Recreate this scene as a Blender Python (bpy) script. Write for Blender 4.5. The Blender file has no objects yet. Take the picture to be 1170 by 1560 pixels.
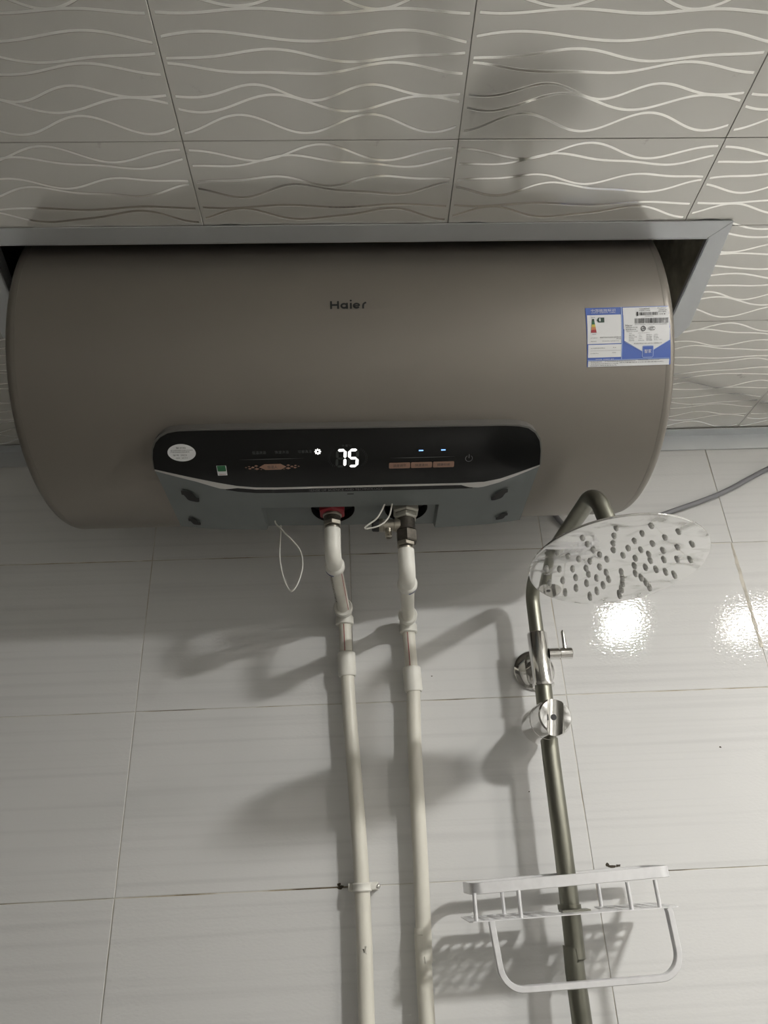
import bpy, bmesh, math, random
from mathutils import Vector, Matrix
from math import sin, cos, pi, radians

random.seed(4)
scene = bpy.context.scene
COL = scene.collection

# ------------------------------------------------------------------ camera, world, light, exposure
def make_camera():
    pitch, roll, yaw = 0.462396, 0.049064, -0.04636
    fw = Vector((0, cos(pitch), sin(pitch))); rt = Vector((1, 0, 0)); dn = -(rt.cross(fw))
    Z = Matrix.Rotation(yaw, 3, 'Z')
    fw = Z @ fw; rt = Z @ rt; dn = Z @ dn
    c, s = cos(roll), sin(roll)
    r2 = rt * c + dn * s; d2 = -rt * s + dn * c
    cam = bpy.data.cameras.new('camera')
    cam.sensor_fit = 'VERTICAL'; cam.sensor_height = 24.0; cam.lens = 24 * 1070.4 / 1560
    cam.clip_start = 0.01
    o = bpy.data.objects.new('camera', cam); COL.objects.link(o)
    m = Matrix((r2, -d2, -fw)).transposed().to_4x4()
    o.matrix_world = m
    scene.camera = o
make_camera()
world = bpy.data.worlds.new('world'); scene.world = world
world.use_nodes = True
world.node_tree.nodes['Background'].inputs[0].default_value = (0.02, 0.02, 0.02, 1)
world.node_tree.nodes['Background'].inputs[1].default_value = 1.0
scene.view_settings.view_transform = 'Standard'
scene.view_settings.look = 'None'
scene.view_settings.exposure = 0.0
scene.view_settings.gamma = 1.0
scene.view_settings.use_curve_mapping = False
LAMP_MAIN = 705.0      # radiance of the bright diffuser
LAMP_SIDE = 175.0      # radiance of the warm second lamp

WALL_Y = 1.12; CEIL_Z = 0.701; FLOOR_Z = -1.6
X0, X1, Y0 = -1.15, 1.62, -1.35

# ------------------------------------------------------------------ material helpers
def new_mat(name):
    m = bpy.data.materials.new(name); m.use_nodes = True
    nt = m.node_tree
    return m, nt, nt.nodes['Principled BSDF']
def mat(name, col, rough=0.5, metal=0.0, noise=0.0, nscale=30.0, bump=0.0, bscale=200.0, spec=0.5, coat=0.0, emis=None, estr=0.0, rnoise=0.0, stretch=(1, 1, 1)):
    m, nt, b = new_mat(name)
    b.inputs['Base Color'].default_value = (*col, 1)
    b.inputs['Roughness'].default_value = rough
    b.inputs['Metallic'].default_value = metal
    b.inputs['Specular IOR Level'].default_value = spec
    b.inputs['Coat Weight'].default_value = coat
    b.inputs['Coat Roughness'].default_value = 0.06
    if emis:
        b.inputs['Emission Color'].default_value = (*emis, 1)
        b.inputs['Emission Strength'].default_value = estr
    tc = nt.nodes.new('ShaderNodeTexCoord'); mp = nt.nodes.new('ShaderNodeMapping')
    mp.inputs['Scale'].default_value = stretch
    nt.links.new(tc.outputs['Object'], mp.inputs['Vector'])
    n = nt.nodes.new('ShaderNodeTexNoise'); n.inputs['Scale'].default_value = nscale; n.inputs['Detail'].default_value = 4
    nt.links.new(mp.outputs[0], n.inputs['Vector'])
    if noise > 0:
        r = nt.nodes.new('ShaderNodeMapRange'); r.inputs[1].default_value = 0.3; r.inputs[2].default_value = 0.7
        r.inputs[3].default_value = 1 - noise; r.inputs[4].default_value = 1 + noise * 0.4
        nt.links.new(n.outputs['Fac'], r.inputs[0])
        mx = nt.nodes.new('ShaderNodeVectorMath'); mx.operation = 'SCALE'; mx.inputs[0].default_value = col
        nt.links.new(r.outputs[0], mx.inputs['Scale']); nt.links.new(mx.outputs[0], b.inputs['Base Color'])
    if rnoise > 0:
        r = nt.nodes.new('ShaderNodeMapRange'); r.inputs[1].default_value = 0.35; r.inputs[2].default_value = 0.65
        r.inputs[3].default_value = rough; r.inputs[4].default_value = rough + rnoise
        nt.links.new(n.outputs['Fac'], r.inputs[0]); nt.links.new(r.outputs[0], b.inputs['Roughness'])
    if bump > 0:
        n2 = nt.nodes.new('ShaderNodeTexNoise'); n2.inputs['Scale'].default_value = bscale
        nt.links.new(mp.outputs[0], n2.inputs['Vector'])
        bp = nt.nodes.new('ShaderNodeBump'); bp.inputs['Strength'].default_value = bump; bp.inputs['Distance'].default_value = 0.001
        nt.links.new(n2.outputs['Fac'], bp.inputs['Height']); nt.links.new(bp.outputs[0], b.inputs['Normal'])
    return m

M = {}
M['shell'] = mat('champagne_paint', (0.25, 0.227, 0.20), 0.45, 0.5, noise=0.03, nscale=6, bump=0.05, bscale=900)
M['cap'] = mat('champagne_cap', (0.225, 0.205, 0.18), 0.38, 0.45)
M['housing'] = mat('grey_plastic', (0.15, 0.165, 0.165), 0.5, noise=0.05, bump=0.05, bscale=600)
M['rim'] = mat('rim_grey', (0.16, 0.155, 0.145), 0.35, 0.3)
M['glass'] = mat('black_gloss', (0.006, 0.0065, 0.0065), 0.22, spec=0.35)
M['chrome'] = mat('chrome', (0.80, 0.79, 0.77), 0.07, 1.0, rnoise=0.12, nscale=60, noise=0.05)
M['chrome_strip'] = mat('satin_strip', (0.55, 0.54, 0.52), 0.3, 0.7)
M['pole'] = mat('dull_tube', (0.27, 0.268, 0.225), 0.3, 1.0, noise=0.25, nscale=30, rnoise=0.15, stretch=(1, 1, 0.15))
M['alu'] = mat('aluminium_trim', (0.60, 0.62, 0.64), 0.38, 0.55, noise=0.05, nscale=12)
M['rack'] = mat('satin_aluminium', (0.74, 0.74, 0.75), 0.32, 0.4, noise=0.06, nscale=90)
M['ppr'] = mat('white_pipe', (0.73, 0.71, 0.63), 0.4, noise=0.10, nscale=25, stretch=(1, 1, .4))
M['ppr_fit'] = mat('white_fitting', (0.78, 0.77, 0.71), 0.42, noise=0.05, nscale=60)
M['red'] = mat('red_nut', (0.28, 0.02, 0.03), 0.45)
M['redline'] = mat('red_line', (0.35, 0.04, 0.05), 0.5)
M['blue'] = mat('blue_mark', (0.03, 0.06, 0.25), 0.5)
M['nutgrey'] = mat('grey_nut', (0.42, 0.41, 0.36), 0.4, 0.3)
M['brass'] = mat('nickel_brass', (0.42, 0.39, 0.33), 0.3, 0.9, noise=0.2, nscale=120)
M['valve'] = mat('dark_valve', (0.10, 0.09, 0.075), 0.45, 0.7, noise=0.3, nscale=150, bump=0.3, bscale=500)
M['black'] = mat('matt_black', (0.006, 0.006, 0.006), 0.6)
M['ink'] = mat('black_ink', (0.015, 0.015, 0.015), 0.6)
M['greyink'] = mat('grey_ink', (0.16, 0.16, 0.165), 0.6)
M['faintink'] = mat('faint_ink', (0.075, 0.08, 0.08), 0.6)
M['logo'] = mat('logo_black', (0.012, 0.014, 0.014), 0.35)
M['lwhite'] = mat('label_white', (0.74, 0.745, 0.75), 0.45)
M['lblue'] = mat('label_blue', (0.075, 0.14, 0.46), 0.4)
M['lblue2'] = mat('label_pale_blue', (0.35, 0.45, 0.72), 0.4)
M['green'] = mat('label_green', (0.02, 0.13, 0.05), 0.5)
M['green2'] = mat('label_dark_green', (0.02, 0.055, 0.035), 0.5)
M['yellow'] = mat('label_yellow', (0.65, 0.52, 0.08), 0.5)
M['orange'] = mat('label_orange', (0.55, 0.20, 0.08), 0.5)
M['lred'] = mat('label_red', (0.35, 0.02, 0.03), 0.5)
M['copper'] = mat('copper_print', (0.30, 0.175, 0.125), 0.5)
M['rubber'] = mat('nozzle_rubber', (0.66, 0.66, 0.64), 0.5)
M['cable'] = mat('grey_cable', (0.22, 0.22, 0.235), 0.4)
M['wire'] = mat('white_wire', (0.62, 0.61, 0.56), 0.45)
M['lit'] = mat('lit_white', (0.8, 0.8, 0.8), 0.5, emis=(1, 0.99, 0.95), estr=1.6)
M['litblue'] = mat('lit_blue', (0.2, 0.4, 0.9), 0.5, emis=(0.25, 0.5, 1.0), estr=1.5)
M['ghost'] = mat('unlit_segment', (0.03, 0.035, 0.032), 0.5)
M['concrete'] = mat('raw_concrete', (0.30, 0.29, 0.25), 0.9, noise=0.5, nscale=14, bump=0.5, bscale=60)
M['raw'] = mat('stained_board', (0.62, 0.61, 0.52), 0.8, noise=0.5, nscale=25)
M['plaster'] = mat('white_wall', (0.80, 0.80, 0.78), 0.3, noise=0.04, nscale=3)
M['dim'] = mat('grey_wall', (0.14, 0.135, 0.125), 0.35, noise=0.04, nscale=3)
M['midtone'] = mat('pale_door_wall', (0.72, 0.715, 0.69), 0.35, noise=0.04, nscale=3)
M['chip'] = mat('dark_chip', (0.05, 0.04, 0.025), 0.8)
M['fixture'] = mat('fixture_white', (0.8, 0.8, 0.8), 0.4)
M['lampA'] = mat('lamp_main', (0.8, 0.8, 0.8), 0.5, emis=(1.0, 0.985, 0.95), estr=LAMP_MAIN)
M['lampB'] = mat('lamp_side', (0.8, 0.7, 0.6), 0.5, emis=(1.0, 0.93, 0.86), estr=LAMP_SIDE)
M['steel_tbar'] = mat('tbar', (0.35, 0.35, 0.34), 0.5, 0.5)

def tile_mat():
    m, nt, b = new_mat('wall_tile_glaze')
    N = nt.nodes; L = nt.links
    tc = N.new('ShaderNodeTexCoord'); oi = N.new('ShaderNodeObjectInfo')
    add = N.new('ShaderNodeVectorMath'); add.operation = 'ADD'
    sc = N.new('ShaderNodeVectorMath'); sc.operation = 'SCALE'; sc.inputs['Scale'].default_value = 7.0
    cmb = N.new('ShaderNodeCombineXYZ'); L.new(oi.outputs['Random'], cmb.inputs[0])
    L.new(cmb.outputs[0], sc.inputs[0]); L.new(tc.outputs['Object'], add.inputs[0]); L.new(sc.outputs[0], add.inputs[1])
    mp = N.new('ShaderNodeMapping'); mp.inputs['Scale'].default_value = (0.8, 1, 60)
    L.new(add.outputs[0], mp.inputs[0])
    n = N.new('ShaderNodeTexNoise'); n.inputs['Scale'].default_value = 1.6; n.inputs['Detail'].default_value = 3
    L.new(mp.outputs[0], n.inputs['Vector'])
    r = N.new('ShaderNodeValToRGB')
    r.color_ramp.elements[0].position = 0.28; r.color_ramp.elements[0].color = (0.605, 0.605, 0.60, 1)
    r.color_ramp.elements[1].position = 0.5; r.color_ramp.elements[1].color = (0.66, 0.66, 0.652, 1)
    L.new(n.outputs['Fac'], r.inputs[0]); L.new(r.outputs[0], b.inputs['Base Color'])
    b.inputs['Roughness'].default_value = 0.045
    b.inputs['Specular IOR Level'].default_value = 0.5
    # fine ripple of the glaze: short horizontal ridges
    mp2 = N.new('ShaderNodeMapping'); mp2.inputs['Scale'].default_value = (170, 1, 340)
    L.new(tc.outputs['Object'], mp2.inputs[0])
    n2 = N.new('ShaderNodeTexNoise'); n2.inputs['Scale'].default_value = 1.0; n2.inputs['Detail'].default_value = 1
    L.new(mp2.outputs[0], n2.inputs['Vector'])
    bp = N.new('ShaderNodeBump'); bp.inputs['Strength'].default_value = 0.55; bp.inputs['Distance'].default_value = 0.00026
    L.new(n2.outputs['Fac'], bp.inputs['Height']); L.new(bp.outputs[0], b.inputs['Normal'])
    return m
M['tile'] = tile_mat()

def grout_mat():
    m, nt, b = new_mat('grout')
    N = nt.nodes; L = nt.links
    tc = N.new('ShaderNodeTexCoord')
    n = N.new('ShaderNodeTexNoise'); n.inputs['Scale'].default_value = 9; n.inputs['Detail'].default_value = 5
    L.new(tc.outputs['Object'], n.inputs['Vector'])
    r = N.new('ShaderNodeValToRGB')
    e = r.color_ramp.elements
    e[0].position = 0.36; e[0].color = (0.12, 0.09, 0.055, 1)
    e[1].position = 0.52; e[1].color = (0.60, 0.58, 0.53, 1)
    x = r.color_ramp.elements.new(0.43); x.color = (0.40, 0.35, 0.26, 1)
    L.new(n.outputs['Fac'], r.inputs[0]); L.new(r.outputs[0], b.inputs['Base Color'])
    b.inputs['Roughness'].default_value = 0.75
    return m
M['grout'] = grout_mat()

# wave print of the ceiling panels: seventeen polished lines in each, in UV
def ceiling_mat():
    m, nt, b = new_mat('wave_print_panel')
    N = nt.nodes; L = nt.links
    uv = N.new('ShaderNodeUVMap'); uv.uv_map = 'UVMap'
    sp = N.new('ShaderNodeSeparateXYZ'); L.new(uv.outputs[0], sp.inputs[0])
    U, Vv = sp.outputs[0], sp.outputs[1]
    def math_(op, a, c=None, d=None):
        n = N.new('ShaderNodeMath'); n.operation = op
        for i, v in enumerate((a, c, d)):
            if v is None: continue
            if isinstance(v, (int, float)): n.inputs[i].default_value = v
            else: L.new(v, n.inputs[i])
        return n.outputs[0]
    rnd = random.Random(11)
    lines = [.05, .085, .165, .21, .285, .325, .40, .445, .53, .565, .64, .70, .745, .82, .86, .935]
    dist = None
    for i, c in enumerate(lines):
        f1 = 2 * pi * rnd.choice([1.4, 1.8, 2.2]); p1 = rnd.uniform(0, 6.28); a1 = rnd.uniform(.016, .026)
        f2 = 2 * pi * rnd.choice([2.2, 2.6, 3.1]); p2 = rnd.uniform(0, 6.28); a2 = rnd.uniform(.006, .012)
        s1 = math_('SINE', math_('MULTIPLY_ADD', U, f1, p1)); s2 = math_('SINE', math_('MULTIPLY_ADD', U, f2, p2))
        y = math_('MULTIPLY_ADD', s1, a1, math_('MULTIPLY_ADD', s2, a2, c))
        d = math_('ABSOLUTE', math_('SUBTRACT', Vv, y))
        dist = d if dist is None else math_('MINIMUM', dist, d)
    mask = N.new('ShaderNodeMapRange'); mask.inputs[1].default_value = 0.0042; mask.inputs[2].default_value = 0.0060
    mask.inputs[3].default_value = 1; mask.inputs[4].default_value = 0
    L.new(dist, mask.inputs[0])
    # the print stops just short of the folded edge
    eu = math_('MINIMUM', U, math_('SUBTRACT', 1.0, U))
    edge = math_('GREATER_THAN', eu, 0.015)
    k = math_('MULTIPLY', mask.outputs[0], edge)
    tc = N.new('ShaderNodeTexCoord')
    n = N.new('ShaderNodeTexNoise'); n.inputs['Scale'].default_value = 18; n.inputs['Detail'].default_value = 6; n.inputs['Roughness'].default_value = .65
    L.new(tc.outputs['Object'], n.inputs['Vector'])
    dirt = N.new('ShaderNodeMapRange'); dirt.inputs[1].default_value = 0.66; dirt.inputs[2].default_value = 0.78
    dirt.inputs[3].default_value = 1.0; dirt.inputs[4].default_value = 0.45
    L.new(n.outputs['Fac'], dirt.inputs[0])
    mx = N.new('ShaderNodeMix'); mx.data_type = 'RGBA'
    mx.inputs[6].default_value = (0.68, 0.67, 0.63, 1); mx.inputs[7].default_value = (0.95, 0.94, 0.90, 1)
    L.new(k, mx.inputs[0])
    sc = N.new('ShaderNodeVectorMath'); sc.operation = 'SCALE'
    L.new(mx.outputs[2], sc.inputs[0]); L.new(dirt.outputs[0], sc.inputs['Scale'])
    L.new(sc.outputs[0], b.inputs['Base Color'])
    L.new(math_('MULTIPLY_ADD', k, 0.58, 0.42), b.inputs['Metallic'])
    L.new(math_('MULTIPLY_ADD', k, -0.07, 0.16), b.inputs['Roughness'])
    bp = N.new('ShaderNodeBump'); bp.inputs['Strength'].default_value = 0.25; bp.inputs['Distance'].default_value = 0.0003
    bp.invert = True
    L.new(k, bp.inputs['Height']); L.new(bp.outputs[0], b.inputs['Normal'])
    return m
M['ceil'] = ceiling_mat()

def head_mat():
    m, nt, b = new_mat('stained_polished_steel')
    N = nt.nodes; L = nt.links
    tc = N.new('ShaderNodeTexCoord'); mp = N.new('ShaderNodeMapping'); mp.inputs['Scale'].default_value = (1, 1.8, 1)
    L.new(tc.outputs['Object'], mp.inputs[0])
    n = N.new('ShaderNodeTexNoise'); n.inputs['Scale'].default_value = 26; n.inputs['Detail'].default_value = 5; n.inputs['Distortion'].default_value = 1.2
    L.new(mp.outputs[0], n.inputs['Vector'])
    r = N.new('ShaderNodeMapRange'); r.inputs[1].default_value = .54; r.inputs[2].default_value = .68; r.inputs[3].default_value = 0; r.inputs[4].default_value = .8
    L.new(n.outputs['Fac'], r.inputs[0])
    mx = N.new('ShaderNodeMix'); mx.data_type = 'RGBA'
    mx.inputs[6].default_value = (0.80, 0.80, 0.79, 1); mx.inputs[7].default_value = (0.55, 0.545, 0.52, 1)
    L.new(r.outputs[0], mx.inputs[0]); L.new(mx.outputs[2], b.inputs['Base Color'])
    r2 = N.new('ShaderNodeMapRange'); r2.inputs[3].default_value = .05; r2.inputs[4].default_value = .38
    L.new(r.outputs[0], r2.inputs[0]); L.new(r2.outputs[0], b.inputs['Roughness'])
    b.inputs['Metallic'].default_value = 0.9
    return m
M['head'] = head_mat()

# ------------------------------------------------------------------ object helpers
def tag(o, label=None, cat=None, group=None, kind=None):
    if label: o['label'] = label
    if cat: o['category'] = cat
    if group: o['group'] = group
    if kind: o['kind'] = kind
    return o
def empty(name, loc, label, cat, group=None):
    o = bpy.data.objects.new(name, None); COL.objects.link(o)
    o.location = loc; o.empty_display_size = .02
    bpy.context.view_layer.update()
    return tag(o, label, cat, group)
def link(name, me, parent=None):
    o = bpy.data.objects.new(name, me); COL.objects.link(o)
    if parent is not None:
        o.parent = parent
        # parts are modelled in world coordinates; only a thing's Empty has an offset
        if parent.parent is None: o.matrix_parent_inverse = Matrix.Translation(-parent.location)
    return o
def build(name, bm, material, parent=None, smooth=False, sharp=35):
    bmesh.ops.recalc_face_normals(bm, faces=bm.faces[:])
    me = bpy.data.meshes.new(name); bm.to_mesh(me); bm.free()
    me.materials.append(material)
    if smooth:
        me.shade_smooth()
        try: me.set_sharp_from_angle(angle=radians(sharp))
        except Exception: pass
    return link(name, me, parent)
def bm_new(): return bmesh.new()
def add_box(bm, lo, hi, bevel=0.0, seg=1, mat4=None):
    r = bmesh.ops.create_cube(bm, size=1.0)
    vs = r['verts']
    c = [(lo[i] + hi[i]) / 2 for i in range(3)]; s = [hi[i] - lo[i] for i in range(3)]
    for v in vs: v.co = Vector((c[0] + v.co.x * s[0], c[1] + v.co.y * s[1], c[2] + v.co.z * s[2]))
    if bevel > 0:
        es = list({e for v in vs for e in v.link_edges})
        g = bmesh.ops.bevel(bm, geom=es, offset=bevel, segments=seg, affect='EDGES', profile=0.5)
        vs = list({v for f in g['faces'] for v in f.verts} | {v for v in vs if v.is_valid})
    if mat4 is not None:
        for v in vs: v.co = mat4 @ v.co
    return vs
def frame_of(d):
    d = d.normalized()
    a = Vector((0, 0, 1)) if abs(d.z) < 0.9 else Vector((1, 0, 0))
    u = d.cross(a).normalized(); return u, d.cross(u).normalized()
def sweep(bm, pts, prof, closed=False, cap=True, up=None):
    """sweep a closed 2-D profile [(a,b)..] or per-point radius along pts"""
    pts = [Vector(p) for p in pts]; n = len(pts)
    tang = []
    for i in range(n):
        if closed: t = pts[(i + 1) % n] - pts[i - 1]
        else: t = pts[min(i + 1, n - 1)] - pts[max(i - 1, 0)]
        tang.append(t.normalized())
    if up is not None:
        u = tang[0].cross(Vector(up)).normalized()
    else:
        u, _ = frame_of(tang[0])
    rings = []
    for i in range(n):
        t = tang[i]
        if up is not None:
            u = t.cross(Vector(up)).normalized()
        else:
            u = (u - t * u.dot(t)).normalized()
        w = t.cross(u).normalized()
        pr = prof(i) if callable(prof) else prof
        rings.append([bm.verts.new(pts[i] + u * a + w * b) for a, b in pr])
    k = len(rings[0])
    rng = range(n) if closed else range(n - 1)
    for i in rng:
        A, B = rings[i], rings[(i + 1) % n]
        for j in range(k):
            bm.faces.new((A[j], A[(j + 1) % k], B[(j + 1) % k], B[j]))
    if cap and not closed:
        bm.faces.new(rings[0]); bm.faces.new(rings[-1][::-1])
def circ(r, n=16): return [(r * cos(2 * pi * i / n), r * sin(2 * pi * i / n)) for i in range(n)]
def rect(a, b, c=0.0):
    if c <= 0: return [(-a, -b), (a, -b), (a, b), (-a, b)]
    return [(-a + c, -b), (a - c, -b), (a, -b + c), (a, b - c), (a - c, b), (-a + c, b), (-a, b - c), (-a, -b + c)]
def fillet(pts, r, seg=8, closed=False):
    pts = [Vector(p) for p in pts]; out = []; n = len(pts)
    for i in range(n):
        if not closed and (i == 0 or i == n - 1): out.append(pts[i]); continue
        p = pts[i]; a = pts[i - 1] - p; b = pts[(i + 1) % n] - p
        rr = r[i] if isinstance(r, (list, tuple)) else r
        ang = a.angle(b)
        d = min(rr / math.tan(ang / 2), a.length * .49, b.length * .49)
        re = d * math.tan(ang / 2)
        a.normalize(); b.normalize()
        p0 = p + a * d; p1 = p + b * d
        bis = (a + b).normalized(); c = p + bis * (re / sin(ang / 2))
        v0 = p0 - c; v1 = p1 - c; tot = v0.angle(v1)
        for k in range(seg + 1):
            t = k / seg
            out.append(c + (v0 * sin((1 - t) * tot) + v1 * sin(t * tot)) / sin(tot))
    return out
def smooth_path(ctrl, k=6):
    P = [Vector(p) for p in ctrl]; out = []
    for i in range(len(P) - 1):
        p0 = P[max(i - 1, 0)]; p1 = P[i]; p2 = P[i + 1]; p3 = P[min(i + 2, len(P) - 1)]
        for j in range(k):
            t = j / k
            out.append(.5 * ((2 * p1) + (p2 - p0) * t + (2 * p0 - 5 * p1 + 4 * p2 - p3) * t * t + (3 * p1 - p0 - 3 * p2 + p3) * t ** 3))
    out.append(P[-1]); return out
def lathe(bm, base, axis, prof, n=24):
    """prof [(dist along axis, radius)], first/last may have radius 0"""
    base = Vector(base); axis = Vector(axis).normalized(); u, w = frame_of(axis)
    rings = []
    for d, r in prof:
        if r <= 1e-6: rings.append([bm.verts.new(base + axis * d)])
        else: rings.append([bm.verts.new(base + axis * d + (u * cos(2 * pi * j / n) + w * sin(2 * pi * j / n)) * r) for j in range(n)])
    for A, B in zip(rings, rings[1:]):
        for j in range(n):
            k = (j + 1) % n
            if len(A) == 1 and len(B) == 1: continue
            if len(A) == 1: bm.faces.new((A[0], B[j], B[k]))
            elif len(B) == 1: bm.faces.new((A[j], A[k], B[0]))
            else: bm.faces.new((A[j], A[k], B[k], B[j]))
def obj_tube(name, pts, r, m, parent, n=16):
    bm = bm_new(); sweep(bm, pts, circ(r, n)); return build(name, bm, m, parent, True)
def obj_lathe(name, base, axis, prof, m, parent=None, n=24, sharp=35):
    bm = bm_new(); lathe(bm, base, axis, prof, n); return build(name, bm, m, parent, True, sharp)
def cyl_prof(L, r, c=0.0008): return [(0, 0), (0, r - c), (c, r), (L - c, r), (L, r - c), (L, 0)]

# ------------------------------------------------------------------ the room
def tile_rects(lo, hi, hole):
    (ax, ay), (bx, by) = lo, hi; (hx0, hy0), (hx1, hy1) = hole
    if bx <= hx0 or ax >= hx1 or by <= hy0 or ay >= hy1: return [(ax, ay, bx, by)]
    out = []
    if ay < hy0: out.append((ax, ay, bx, hy0))
    if by > hy1: out.append((ax, hy1, bx, by))
    y0, y1 = max(ay, hy0), min(by, hy1)
    if ax < hx0: out.append((ax, y0, hx0, y1))
    if bx > hx1: out.append((hx1, y0, bx, y1))
    return out

# back wall (the tiled wall behind the heater)
bm = bm_new(); add_box(bm, (X0 - .1, WALL_Y - .0039, FLOOR_Z - .1), (X1 + .1, WALL_Y + .12, 1.15))
wall_back = tag(build('wall_back', bm, M['grout']), kind='structure')
TW, TH = .336, .2525
tile_me = {}
def tile_mesh(w, h):
    key = (round(w, 4), round(h, 4))
    if key not in tile_me:
        bm = bm_new(); add_box(bm, (-w / 2, -.0030, -h / 2), (w / 2, .0015, h / 2), .0006, 2)
        bmesh.ops.recalc_face_normals(bm, faces=bm.faces[:])
        me = bpy.data.meshes.new('wall_tile'); bm.to_mesh(me); bm.free(); me.materials.append(M['tile'])
        tile_me[key] = me
    return tile_me[key]
G = .0013
rt = random.Random(5)
for i in range(-3, 7):
    xa = -.0105 + i * TW; xb = xa + TW
    xa_, xb_ = max(xa, X0), min(xb, X1)
    if xb_ - xa_ < .02: continue
    for j in range(-7, 2):
        za = .477 - TH + j * TH if j < 1 else .477
        zb = za + TH if j < 1 else CEIL_Z + .003
        za = max(za, FLOOR_Z)
        if zb - za < .02: continue
        g = G * 1.9 if False else G
        o = link('wall_tile', tile_mesh(xb_ - xa_ - g, zb - za - g), wall_back)
        o.location = ((xa_ + xb_) / 2 + rt.uniform(-.0004, .0004), WALL_Y - .0018 + rt.uniform(-.0005, .0003), (za + zb) / 2 + rt.uniform(-.0003, .0003))
        o.rotation_euler = (rt.uniform(-.0015, .0015), rt.uniform(-.001, .001), rt.uniform(-.0015, .0015))
# chips and dirt caught in the joints
def chip(x, z, w, h, seed):
    r = random.Random(seed); bm = bm_new()
    pts = []
    for k in range(9):
        a = 2 * pi * k / 9; q = r.uniform(.5, 1.1)
        pts.append(bm.verts.new((x + w * q * cos(a), WALL_Y - .0052, z + h * q * sin(a))))
    f = bm.faces.new(pts)
    e = bmesh.ops.extrude_face_region(bm, geom=[f])
    for v in e['geom']:
        if isinstance(v, bmesh.types.BMVert): v.co.y += .0045
    build('grout_chip', bm, M['chip'], wall_back)
chip(-.035, -.0283, .0065, .0028, 1); chip(-.037, -.0245, .0025, .003, 2)
chip(.352, -.0195, .009, .0028, 3); chip(.346, -.016, .004, .003, 4); chip(.361, -.0185, .005, .002, 8)
chip(.551, .136, .0018, .0014, 5); chip(.247, .085, .0012, .0012, 6); chip(.115, .262, .0018, .0013, 7)

# thick worn mortar along the right-hand joint
bm = bm_new(); r_ = random.Random(3); L0 = []
for k in range(26):
    z = .476 - .0075 * k; wd = .0016 + .0022 * min(1, k / 5) * r_.uniform(.6, 1.1)
    L0.append([bm.verts.new((.6610 + s_ * wd + r_.uniform(-.0006, .0006), WALL_Y - (.0045 if abs(s_) == 1 else .0056), z)) for s_ in (-1, 0, 1)])
for a_, b_ in zip(L0, L0[1:]):
    for k in range(2): bm.faces.new((a_[k], a_[k + 1], b_[k + 1], b_[k]))
M['mortar'] = mat('worn_mortar', (0.58, 0.55, 0.48), .7, noise=.25, nscale=60)
build('mortar_ridge', bm, M['mortar'], wall_back, True)

def wall_box(name, lo, hi, m):
    bm = bm_new(); add_box(bm, lo, hi); return tag(build(name, bm, m), kind='structure')
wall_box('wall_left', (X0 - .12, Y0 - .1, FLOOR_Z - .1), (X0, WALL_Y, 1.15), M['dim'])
wall_box('wall_right', (X1, Y0 - .1, FLOOR_Z - .1), (X1 + .12, WALL_Y, 1.15), M['plaster'])
wall_box('wall_front', (X0, Y0 - .12, FLOOR_Z - .1), (X1, Y0, 1.15), M['midtone'])
M['floor'] = mat('floor_tile', (0.30, 0.29, 0.27), 0.3, noise=.08, nscale=5)
wall_box('floor', (X0, Y0, FLOOR_Z - .1), (X1, WALL_Y, FLOOR_Z), M['floor'])
wall_box('ceiling_slab', (X0 - .1, Y0 - .1, 1.15), (X1 + .1, WALL_Y + .1, 1.25), M['concrete'])
# raw masonry around the void above the dropped ceiling
wall_box('wall_upper_back', (X0, WALL_Y - .012, CEIL_Z + .012), (X1, WALL_Y - .0055, 1.15), M['concrete'])
wall_box('wall_upper_right', (.492, .45, CEIL_Z + .004), (.51, WALL_Y - .012, 1.15), M['raw'])
wall_box('wall_upper_left', (-.66, .45, CEIL_Z + .03), (-.64, WALL_Y - .012, 1.15), M['concrete'])

# dropped ceiling: carrier bars above the joints + one object for each square panel
HOLE = ((-.455, .622), (.478, 1.2))
PX, PY = .298, .2975
gx = lambda i: .1245 + i * PX
gy = lambda j: .5015 + j * PY
bm = bm_new()
for i in range(-4, 7):
    x = gx(i)
    if not (X0 < x < X1): continue
    for a, b in (((Y0, HOLE[0][1]) if HOLE[0][0] < x < HOLE[1][0] else (Y0, WALL_Y)),):
        add_box(bm, (x - .008, a, CEIL_Z + .0045), (x + .008, b, CEIL_Z + .02))
for j in range(-6, 3):
    y = gy(j)
    if not (Y0 < y < WALL_Y): continue
    for a, b in ([(X0, X1)] if y < HOLE[0][1] else [(X0, HOLE[0][0]), (HOLE[1][0], X1)]):
        add_box(bm, (a, y - .008, CEIL_Z + .0045), (b, y + .008, CEIL_Z + .02))
ceiling = tag(build('ceiling', bm, M['steel_tbar']), kind='structure')
LAMPS = [(.885, -.02, .09, .115), (1.36, -.10, .13, .13)]
panel_cache = {}
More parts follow.
